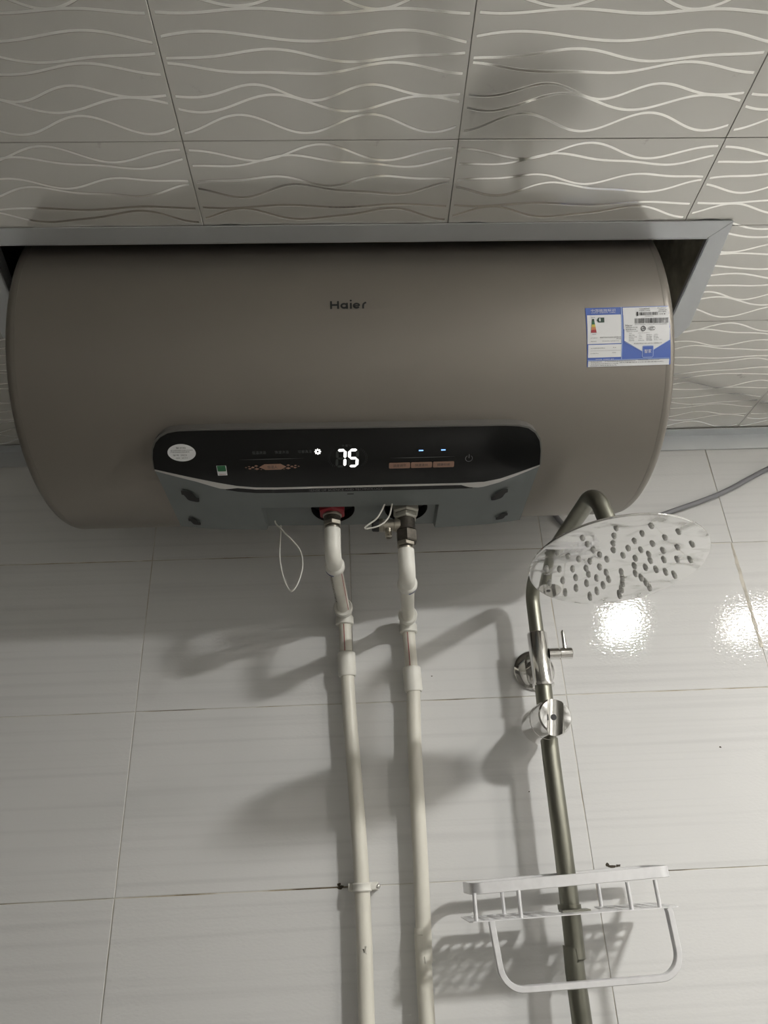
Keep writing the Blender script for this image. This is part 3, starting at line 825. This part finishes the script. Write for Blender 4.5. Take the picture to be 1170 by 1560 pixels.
# copper hexagon badge with scattered lozenges
p = Print(); p.poly([(-.0168, 0), (-.0095, .0043), (.0105, .0043), (.0175, 0), (.0105, -.0043), (-.0090, -.0043)])
for s in (-1, 1):
    for (x, y, a, b) in ((.0200, .0020, .0026, .0014), (.0197, -.0024, .0034, .0018), (.0245, .0000, .0024, .0014), (.0290, .0014, .0018, .0009), (.0283, -.0018, .0024, .0013), (.0330, 0, .0014, .0009), (.0142, -.0036, .0014, .0006)):
        p.poly([(s * (x - a), y), (s * x, y + b), (s * (x + a), y), (s * x, y - b)])
p.make('copper_badge', M['copper'], panel, on_glass(-.1020, 63.85))
p = Print(); p.text('恒温人', 0, 0, .005, .0125, .0045); p.make('badge_lettering', M['ghost'], panel, on_glass(-.1020, 63.85, .0009))
# three copper keys
def rrect(p, w, h, r):
    pts = []
    for cx_, cy_, t0 in ((w / 2 - r, h / 2 - r, 0), (-w / 2 + r, h / 2 - r, 90), (-w / 2 + r, -h / 2 + r, 180), (w / 2 - r, -h / 2 + r, 270)):
        pts += arc(cx_, cy_, r, r, t0, t0 + 90, 4)
    p.poly(pts)
for s_, x in (('温度调节', .0585), ('快速速热', .0864), ('健康抑菌', .1146)):
    p = Print(); rrect(p, .0270, .0088, .0014)
    k_ = p.make('touch_key', M['copper'], panel, on_glass(x, 64.5)); k_['label'] = 'copper touch key'
    p = Print(); p.text(s_, 0, 0, .005, .0165, .0040); p.make('key_lettering', M['ghost'], panel, on_glass(x, 64.5, .0009))
for x in (.0852, .1133):
    p = Print(); p.quad(-.0028, -.0008, .0028, .0008); p.make('indicator_light', M['litblue'], panel, on_glass(x, 59.45))
p = Print(); p.stroke(arc(0, 0, .0044, .0044, 118, 422, 24), .0007); p.quad(-.00035, .0005, .00035, .0062); p.make('power_symbol', M['greyink'], panel, on_glass(.1466, 62.6))
# dotted arcs beside the digits
p = Print()
for s in (-1, 1):
    for c_ in range(2):
        for k in range(11):
            a = radians(-42 + 84 * k / 10 + c_ * 4); x = s * (.0215 + .0018 * c_) * 1.06 * cos(a); y = (.0215 + .0018 * c_) * .78 * sin(a) * 1.0
            p.ellipse(x, y, .0004, .0004, 6)
p.make('dotted_arc', M['faintink'], panel, on_glass(-.0070, 61.4))
p = Print(); p.text('SENSE OF SCIENCE AND TECHNOLOGY', 0, 0, .005, .0955, .0040); p.make('band_lettering', M['greyink'], panel, on_glass(-.0105, 73.35, .0010))
# oval and square stickers
p = Print(); p.ellipse(0, 0, .0172, .0119, 40); st = p.make('oval_sticker', M['lwhite'], panel, on_glass(-.2112, 58.3))
p = Print()
for s_, x, y, w, h in (('警示贴', 0, .0068, .0120, .0022), ('首次使用请先注满水再通电', .0005, .0036, .0270, .0016), ('严禁空烧或无地线使用', -.002, .0012, .0230, .0017), ('型号  MC2', -.0025, -.0030, .0170, .0022), ('3000   2017.4', -.0010, -.0070, .0140, .0015)):
    p.text(s_, x, y, .004, w, h)
p.make('sticker_lettering', M['ink'], panel, on_glass(-.2112, 58.3, .0009))
p = Print(); p.quad(-.0060, -.0075, .0060, .0075); p.make('square_sticker', M['lwhite'], panel, on_glass(-.1655, 64.7))
p = Print(); rrect(p, .0105, .0085, .001); p.make('green_field', M['green'], panel, on_glass(-.1655, 63.95, .0009))
p = Print(); p.text('国家检测', 0, 0, .004, .0080, .0018); p.make('red_lettering', M['lred'], panel, on_glass(-.1655, 66.05, .0009))

# connection nuts under the drum
def hexlathe(name, base, axis, L, r, m, parent):
    return obj_lathe(name, base, axis, [(0, 0), (0, r * .9), (L * .12, r), (L * .88, r), (L, r * .9), (L, 0)], m, parent, 6, 20)
PXA, PXB, PYF = -.0312, .0694, .868
hexlathe('outlet_nut', (PXA, PYF, .4475), (0, 0, -1), .0160, .0195, M['red'], heater)['label'] = 'red plastic hot outlet nut'
hexlathe('inlet_nut', (PXB + .001, PYF, .4475), (0, 0, -1), .019, .0195, M['nutgrey'], heater)['label'] = 'grey plastic cold inlet nut'

# ------------------------------------------------------------------ plumbing
def elbow(name, a, c, b, r, rc, parent, m=None):
    """socket elbow from a through corner c to b, with collars at both ends"""
    pts = fillet([a, c, b], r * 1.25, 8)
    bm = bm_new(); sweep(bm, pts, circ(r, 24))
    A, Cc, B = Vector(a), Vector(c), Vector(b)
    for e in (B,):
        d = (Cc - e).normalized(); L = .010
        lathe(bm, e - d * .001, d, [(0, 0), (0, rc - .0012), (.0012, rc), (L - .001, rc), (L + .002, r * .99), (L + .002, 0)], 24)
    return build(name, bm, m or M['ppr_fit'], parent, True, 45)
YW = 1.092
hot = empty('hot_water_pipe', (-.01, YW, FLOOR_Z), 'left white plastic pipe rising to the red heater outlet, held by a clip', 'pipe')
cold = empty('cold_water_pipe', (.078, YW, FLOOR_Z), 'right white plastic pipe rising to the heater safety valve', 'pipe')
def riser(par, px, ztop, zc, wx, zbend, x_low, zl1, zc1, zc2, names):
    # threaded insert
    obj_lathe('threaded_insert', (px, PYF, ztop + .004), (0, 0, -1), cyl_prof(.008, .0095), M['brass'], par, 20)
    hexlathe('hex_collar', (px, PYF, ztop + .0115), (0, 0, -1), .0065, .0128, M['brass'], par)
    elbow('elbow', (px, PYF, ztop), (px, PYF, zc), (px + (wx - px) * .18, PYF + .042, zc + (zbend - zc) * .18), .0112, .0138, par)
    # run to the wall
    a = Vector((px + (wx - px) * .15, PYF + .036, zc + (zbend - zc) * .15)); b = Vector((wx, YW - .018, zbend))
    obj_tube('pipe', [a, b], .0099, M['ppr'], par, 24)
    elbow('elbow', (wx + .0005, YW, zl1), (wx, YW, zbend), (wx - .0008, YW - .030, zbend), .0128, .0150, par)
    bm = bm_new(); lathe(bm, (wx + .0005, YW, zl1), (0, 0, 1), [(0, 0), (0, .0132), (.001, .0145), (.012, .0145), (.015, .0128), (.015, 0)], 24); build('elbow_collar', bm, M['ppr_fit'], par, True)
    obj_tube('pipe', [(wx + .0008, YW, zl1 + .006), (wx + .002, YW, zc1 - .004)], .0100, M['ppr'], par, 24)
    obj_lathe('coupling', (wx + .002, YW, zc1), (.03, 0, -1), [(0, 0), (0, .0130), (.0012, .0143), (zc1 - zc2 - .003, .0143), (zc1 - zc2, .0128), (zc1 - zc2, 0)], M['ppr_fit'], par, 24)
    lows = [(wx + .003, YW, zc2 + .004)] + x_low
    obj_tube('pipe', smooth_path(lows, 4), .0107, M['ppr'], par, 24)
    return a, b
aH, bH = riser(hot, PXA, .4085, .3715, -.0220, .3640, [(-.0165, YW, .20), (-.0105, YW, .10), (-.0055, YW, .0), (-.0035, YW, -.10), (-.0035, YW, -.25), (-.0035, YW, FLOOR_Z)], .3440, .2985, .2610, 0)
aC, bC = riser(cold, .0672, .3750, .3390, .0797, .3480, [(.0790, YW, .15), (.0778, YW, .0), (.0752, YW, -.12), (.0735, YW, -.20), (.0735, YW, FLOOR_Z)], .3270, .2715, .2335, 0)
# red identification lines, blue marks, print along the slanted run
def side_line(par, a, b, r, dirv, w=.0011):
    a, b = Vector(a), Vector(b); d = (b - a).normalized(); n_ = Vector(dirv); n_ = (n_ - d * n_.dot(d)).normalized(); s = d.cross(n_) * w / 2
    bm = bm_new(); q = [bm.verts.new(p + n_ * (r + .0003) + s * k) for p, k in ((a, -1), (a, 1), (b, 1), (b, -1))]; bm.faces.new(q)
    o = build('red_line', bm, M['redline'], par); return o
side_line(hot, aH + (bH - aH) * .05, aH + (bH - aH) * .93, .0099, (.75, -.35, -.55))
side_line(hot, (-.0212, YW, .343), (-.0202, YW, .2995), .0100, (-.15, -1, 0))
side_line(cold, (.0805, YW, .326), (.0815, YW, .2725), .0100, (-.25, -1, 0))
def on_pipe(a, b, r, dirv):
    a, b = Vector(a), Vector(b); d = (b - a).normalized(); n_ = Vector(dirv); n_ = (n_ - d * n_.dot(d)).normalized(); s = d.cross(n_)
    def fn(u, v):
        t = v / r; return a + d * u + (n_ * cos(t) + s * sin(t)) * (r + .0004)
    return fn
p = Print(); p.text('dn20x2.8 PN2.0 PP-R', 0, 0, .006, .105, .0045)
L_ = (bH - aH).length
p.v = [(x + L_ * .40, y) for x, y in p.v]
p.make('pipe_print', M['greyink'], hot, on_pipe(aH, bH, .0099, (-.62, -.3, -.6)))
def blue_mark(par, e, dirv, w):
    d = Vector((0, 1, 0)); 
    p = Print(); p.stroke(arc(0, 0, 1, 1, w[0], w[1], 8), .35)
    bm = bm_new(); r0, r1 = .0100, .0141; vs = []
    for k in range(9):
        t = radians(w[0] + (w[1] - w[0]) * k / 8)
        vs.append((bm.verts.new(Vector(e) + Vector((r1 * cos(t), -.0000, r1 * sin(t)))), bm.verts.new(Vector(e) + Vector((r1 * cos(t), .0032, r1 * sin(t))))))
    for A_, B_ in zip(vs, vs[1:]): bm.faces.new((A_[0], B_[0], B_[1], A_[1]))
    build('blue_mark', bm, M['blue'], par)
blue_mark(hot, (-.0296, .9075, .3702), None, (205, 262)); blue_mark(cold, (.0693, .9075, .3405), None, (275, 330))
# hot side nipple under the nut
obj_lathe('brass_ring', (PXA, PYF, .4315), (0, 0, -1), [(0, 0), (0, .0122), (.001, .0130), (.003, .0130), (.004, .0118), (.004, 0)], M['brass'], hot, 24)
bm = bm_new()
prof = [(0, 0), (0, .0105)]
for k in range(4): prof += [(.001 + k * .0022, .0118), (.002 + k * .0022, .0106)]
prof += [(.0112, 0)]
lathe(bm, (PXA, PYF, .4280), (0, 0, -1), prof, 24); build('threaded_nipple', bm, M['valve'], hot, True)

# clip on the left pipe
clipz = -.0285
clip = tag(obj_lathe('pipe_clip', (-.0042, YW, clipz - .0055), (0, 0, 1), [(0, .0108), (0, .0128), (.0015, .0138), (.003, .0130), (.0055, .0128), (.008, .0130), (.0095, .0138), (.011, .0128), (.011, .0108)], M['ppr_fit'], None, 24),
           'white plastic clip with a screw, holding the left pipe to the tiles', 'pipe clip')
bm = bm_new(); add_box(bm, (-.024, YW + .004, clipz - .005), (.018, WALL_Y - .0052, clipz + .005), .001); build('clip_foot', bm, M['ppr_fit'], clip)
bm = bm_new(); add_box(bm, (.006, YW - .006, clipz - .004), (.016, YW + .004, clipz + .004), .001); build('clip_ear', bm, M['ppr_fit'], clip)
obj_lathe('clip_screw', (.0165, YW - .003, clipz), (.4, -1, 0), [(0, 0), (0, .0030), (.003, .0030), (.004, .0015), (.004, 0)], M['chrome'], clip, 14)

# safety valve on the cold inlet
valve = empty('safety_valve', (PXB, PYF, .3874), 'dark metal safety valve with side drain between grey nut and right pipe', 'valve')
hexlathe('union_nut', (PXB, PYF, .4285), (0, 0, -1), .0085, .0165, M['nutgrey'], valve)
bm = bm_new(); lathe(bm, (PXB, PYF, .4225), (0, 0, -1), [(0, 0), (0, .0122), (.002, .0128), (.018, .0128), (.0195, .0136), (.0195, 0)], 24); build('valve_body', bm, M['valve'], valve, True)
hexlathe('valve_hex', (PXB, PYF, .4035), (0, 0, -1), .0185, .0150, M['valve'], valve)
obj_lathe('side_arm', (PXB - .008, PYF - .002, .4112), (-1, 0, .02), [(0, 0), (0, .0088), (.008, .0088), (.009, .0080), (.022, .0080), (.023, .0092), (.028, .0092), (.029, .0085), (.029, 0)], M['brass'], valve, 24)
obj_lathe('relief_cap', (PXB - .036, PYF - .002, .4118), (-1, 0, .02), [(0, 0), (0, .0082), (.002, .0090), (.009, .0086), (.011, .0070), (.011, 0)], M['black'], valve, 20)
obj_lathe('drain_spout', (PXB - .0245, PYF - .003, .4065), (0, 0, -1), [(0, 0), (0, .0048), (.006, .0048), (.0065, .0040), (.008, .0050), (.0085, .0040), (.0105, .0050), (.011, .0040), (.013, .0046), (.0145, .0038), (.0145, .0022), (.011, .0022), (.011, 0)], M['brass'], valve, 16)
p = Print(); p.text('0.7MPa', 0, 0, .004, .014, .0040, rot=-pi / 2)
p.make('stamped_rating', M['black'], valve, lambda u, v: Vector((PXB + .0130 * sin(u / .013 + .95), PYF - .0130 * cos(u / .013 + .95), .4115 + v)))

# thin white wires
wa = smooth_path([(-.112, .888, .4345), (-.1103, .890, .4300), (-.1017, .890, .4200), (-.0786, .890, .3923), (-.0730, .890, .3677), (-.0781, .890, .3441), (-.0859, .891, .3312), (-.0930, .895, .3365), (-.1010, .902, .358), (-.1060, .905, .385), (-.1060, .905, .412), (-.1050, .900, .4330)])
o = obj_tube('sensor_wire', wa, .0011, M['wire'], None, 8); tag(o, 'long thin white wire loop hanging left of the hot pipe', 'wire', 'loose white wires')
wb = smooth_path([(.0440, .838, .4440), (.0410, .842, .4330), (.0300, .845, .4135), (.0180, .846, .4045), (.0125, .847, .4000), (.0165, .847, .3985), (.0330, .847, .4030), (.0450, .846, .4140), (.0500, .842, .4300), (.0510, .838, .4440)])
o = obj_tube('sensor_wire', wb, .0011, M['wire'], None, 8); tag(o, 'short thin white wire loop beside the safety valve', 'wire', 'loose white wires')

# ------------------------------------------------------------------ power cable on the right
cp = smooth_path([(.335, 1.105, .62), (.345, 1.107, .56), (.372, 1.108, .512), (.42, 1.108, .497), (.47, 1.108, .503), (.544, 1.108, .531), (.660, 1.108, .5700), (.7587, 1.108, .6170), (.85, 1.108, .655), (.93, 1.108, .675)], 8)
tag(obj_tube('power_cable', cp, .0045, M['cable'], None, 12), 'grey cable rising along the wall tiles at the right of the heater', 'cable')

# ------------------------------------------------------------------ shower riser
riserp = empty('shower_riser', (.262, 1.05, FLOOR_Z), 'tarnished metal shower pole with swan-neck arm and wide round shower head', 'shower pole')
low = [(.262, 1.05, FLOOR_Z), (.2615, 1.05, -.25), (.2655, 1.05, -.12), (.2690, 1.05, .0), (.2705, 1.05, .12), (.2745, 1.05, .24)]
obj_tube('lower_tube', smooth_path(low, 4), .0125, M['pole'], riserp, 28)
upp = fillet([(.2745, 1.05, .225), (.2775, 1.05, .387), (.2915, .745, .392), (.2985, .736, .335)], [0, .035, .030, 0], 12)
obj_tube('swan_neck', upp, .0108, M['pole'], riserp, 28)
# wall holder
obj_lathe('wall_flange', (.2795, WALL_Y - .0053, .2640), (0, -1, 0), [(0, 0), (0, .0320), (.003, .0325), (.0060, .0300), (.0085, .0220), (.0095, .0150), (.014, .0140), (.040, .0130), (.046, .0130), (.046, 0)], M['chrome'], riserp, 40)
bm = bm_new(); lathe(bm, (.2748, 1.05, .2255), (.012, 0, 1), [(0, .0118), (0, .0158), (.0015, .0165), (.0035, .0165), (.004, .0150), (.080, .0150), (.0815, .0142), (.0815, .0110)], 36); build('clamp_sleeve', bm, M['chrome'], riserp, True, 30)
knob = obj_lathe('clamp_knob', (.2880, 1.045, .2725), (1, 0, 0), [(0, 0), (0, .0088), (.0150, .0088), (.0155, .0070), (.0170, .0070), (.0175, .0088), (.0350, .0088), (.0360, .0078), (.0360, 0)], M['chrome'], riserp, 24)
obj_lathe('knob_pin', (.3135, 1.043, .2750), (0.02, 0, 1), [(0, 0), (0, .0036), (.030, .0032), (.031, .0030), (.0335, .0012), (.034, 0)], M['chrome'], knob, 16)
# hand shower holder: thick barrel with a vertical channel in front
def apply_bool(bm_a, bm_b):
    ma = bpy.data.meshes.new('a'); bm_a.to_mesh(ma); bm_a.free(); mb = bpy.data.meshes.new('b'); bm_b.to_mesh(mb); bm_b.free()
    oa = bpy.data.objects.new('a', ma); ob = bpy.data.objects.new('b', mb); COL.objects.link(oa); COL.objects.link(ob)
    md = oa.modifiers.new('x', 'BOOLEAN'); md.operation = 'DIFFERENCE'; md.object = ob; md.solver = 'EXACT'
    bpy.context.view_layer.update()
    me = bpy.data.meshes.new_from_object(oa.evaluated_get(bpy.context.evaluated_depsgraph_get()))
    bpy.data.objects.remove(oa); bpy.data.objects.remove(ob); bm = bm_new(); bm.from_mesh(me); return bm
b0 = Vector((.2640, 1.078, .1720)); bd = Vector((.13, -1, .02)).normalized()
A = bm_new(); lathe(A, b0, bd, [(0, 0), (0, .0235), (.002, .0255), (.040, .0262), (.0405, .0252), (.0420, .0252), (.0425, .0262), (.062, .0262), (.072, .0245), (.074, .0225), (.074, 0)], 40)
bmesh.ops.recalc_face_normals(A, faces=A.faces[:])
fc = b0 + bd * .080; tilt = Vector((.16, -.05, 1)).normalized()
B = bm_new(); lathe(B, fc - tilt * .06, tilt, [(0, 0), (0, .0125), (.12, .0150), (.12, 0)], 28)
bmesh.ops.recalc_face_normals(B, faces=B.faces[:])
bmh = apply_bool(A, B)
holder = build('handset_holder', bmh, M['chrome'], riserp, True, 35)
obj_lathe('screw_hole_shade', fc - bd * .0138, bd, [(0, 0), (0, .0042), (.0012, .0042), (.0012, 0)], M['black'], holder, 16)  # solid black disc stands in for the shade inside a screw hole

# shower head, a thing of its own hung on the neck
HC = Vector((.2973, .7346, .2918))
U_ = Vector((cos(-.0147), 0, sin(-.0147))); V_ = Vector((0, cos(-.137), sin(-.137))); V_ = (V_ - U_ * V_.dot(U_)).normalized(); W_ = U_.cross(V_).normalized()
head = obj_lathe('shower_head', HC, W_, [(0, 0), (0, .098), (.0004, .0993), (.0012, .1000), (.0022, .1000), (.0032, .0990), (.0060, .060), (.0085, .030), (.0090, 0)], M['head'], riserp, 96, 25)
head['label'] = 'wide round polished head with stained face'
obj_lathe('swivel_hub', HC + W_ * .008, W_, [(0, 0), (0, .022), (.006, .020), (.012, .014), (.018, .0135), (.0185, 0)], M['chrome'], head, 28)
neck_end = Vector((.2985, .736, .335))
obj_lathe('connector_nut', neck_end + Vector((-.0012, 0, -.014)), (.05, 0, 1), [(0, 0), (0, .0130), (.001, .0138), (.018, .0138), (.019, .0118), (.019, 0)], M['chrome'], head, 24)
nz_me = None
for s in range(14):
    for k in range(5):
        a = 2 * pi * s / 14 + k * .04 + .2; r_ = .0205 + k * .0152
        if k == 0 and s % 2: continue
        base = HC + U_ * (r_ * cos(a)) + V_ * (r_ * sin(a))
        if nz_me is None:
            bm = bm_new(); lathe(bm, (0, 0, .0002), (0, 0, -1), [(0, .0027), (.0018, .0027), (.0034, .0021), (.0042, .0016), (.0044, .0009), (.0044, 0)], 10)
            bmesh.ops.recalc_face_normals(bm, faces=bm.faces[:]); nz_me = bpy.data.meshes.new('nozzle'); bm.to_mesh(nz_me); bm.free(); nz_me.materials.append(M['rubber']); nz_me.shade_smooth()
        o = link('nozzle', nz_me, head)
        o.location = base; o.rotation_euler = Matrix((U_, V_, W_)).transposed().to_euler()

# ------------------------------------------------------------------ rack on the pole
rack = empty('shower_rack', (.2555, .99, -.066), 'brushed aluminium wire rack with perforated shelf and hanging bar, clamped to the pole', 'shower rack')
RS = .0195     # the rack hangs slightly askew
def RK(x, y, z): return Vector((x, y, z + (x - .2555) * RS))
Yf, Yb = .990, 1.074
ring = fillet([RK(.1320, Yf, -.0318), RK(.3865, Yf, -.0278), RK(.3865, Yb, -.0278), RK(.1320, Yb, -.0318)], .014, 8, closed=True)
bm = bm_new(); sweep(bm, ring, rect(.0016, .0066, .0006), closed=True, up=(0, 0, 1)); build('guard_rail', bm, M['rack'], rack, True, 40)
# perforated plate, notched where the pole passes behind it
bm = bm_new()
def ploop(pts, z=-.0665):
    vs = [bm.verts.new(RK(x, y, z)) for x, y in pts]; return [bm.edges.new((vs[i], vs[(i + 1) % len(vs)])) for i in range(len(vs))]
yo0, yo1 = Yf - .005, Yb + .006
out = [(.1260, yo0 + .004), (.1300, yo0), (.3830, yo0), (.3870, yo0 + .004), (.3870, yo1 - .004), (.3830, yo1), (.3080, yo1), (.3000, 1.024), (.2920, 1.016), (.2480, 1.016), (.2400, 1.024), (.2320, yo1), (.1300, yo1), (.1260, yo1 - .004)]
es = ploop(out)
for gx0, nx_ in ((.1420, 6), (.3150, 5)):
    for ix in range(nx_):
        for iy in range(5):
            cx_ = gx0 + ix * .0150; cy_ = Yf + .010 + iy * .0155
            es += ploop([(cx_ + .0054 * cos(2 * pi * k / 12), cy_ + .0054 * sin(2 * pi * k / 12)) for k in range(12)])
bmesh.ops.triangle_fill(bm, use_beauty=True, edges=es)
e = bmesh.ops.extrude_face_region(bm, geom=bm.faces[:])
for v in e['geom']:
    if isinstance(v, bmesh.types.BMVert): v.co.z -= .0012
build('perforated_shelf', bm, M['rack'], rack)
for x, y in ((.1345, Yf), (.1900, Yf), (.3285, Yf), (.3640, Yf), (.1840, Yb), (.2980 + .0180, Yb)):
    obj_tube('rod', [RK(x, y, -.0365), RK(x, y, -.0665)], .0026, M['rack'], rack, 12)
bar = [RK(.1530, Yf, -.0677)] + fillet([RK(.1530, Yf, -.0720), RK(.1600, Yf, -.1395), RK(.3760, Yf, -.1395), RK(.3745, Yf, -.0720)], [0, .026, .028, 0], 10) + [RK(.3735, Yf, -.0677)]
bm = bm_new(); sweep(bm, bar, rect(.0036, .0052, .0008), up=(0, 1, 0)); build('hanging_bar', bm, M['rack'], rack, True, 40)
bm = bm_new(); lathe(bm, (.2665, 1.05, -.0655), (.02, 0, 1), [(0, .0130), (0, .0152), (.006, .0152), (.006, .0130)], 28)
add_box(bm, (.2480, 1.0135, -.0665), (.2840, 1.0350, -.0640)); build('pole_clamp', bm, M['pole'], rack, True)
for o in scene.objects:
    if o.name.split('.')[0] in ('white_lettering', 'black_lettering', 'certification_mark', 'dotted_arc', 'barcode'): o['kind'] = 'stuff'
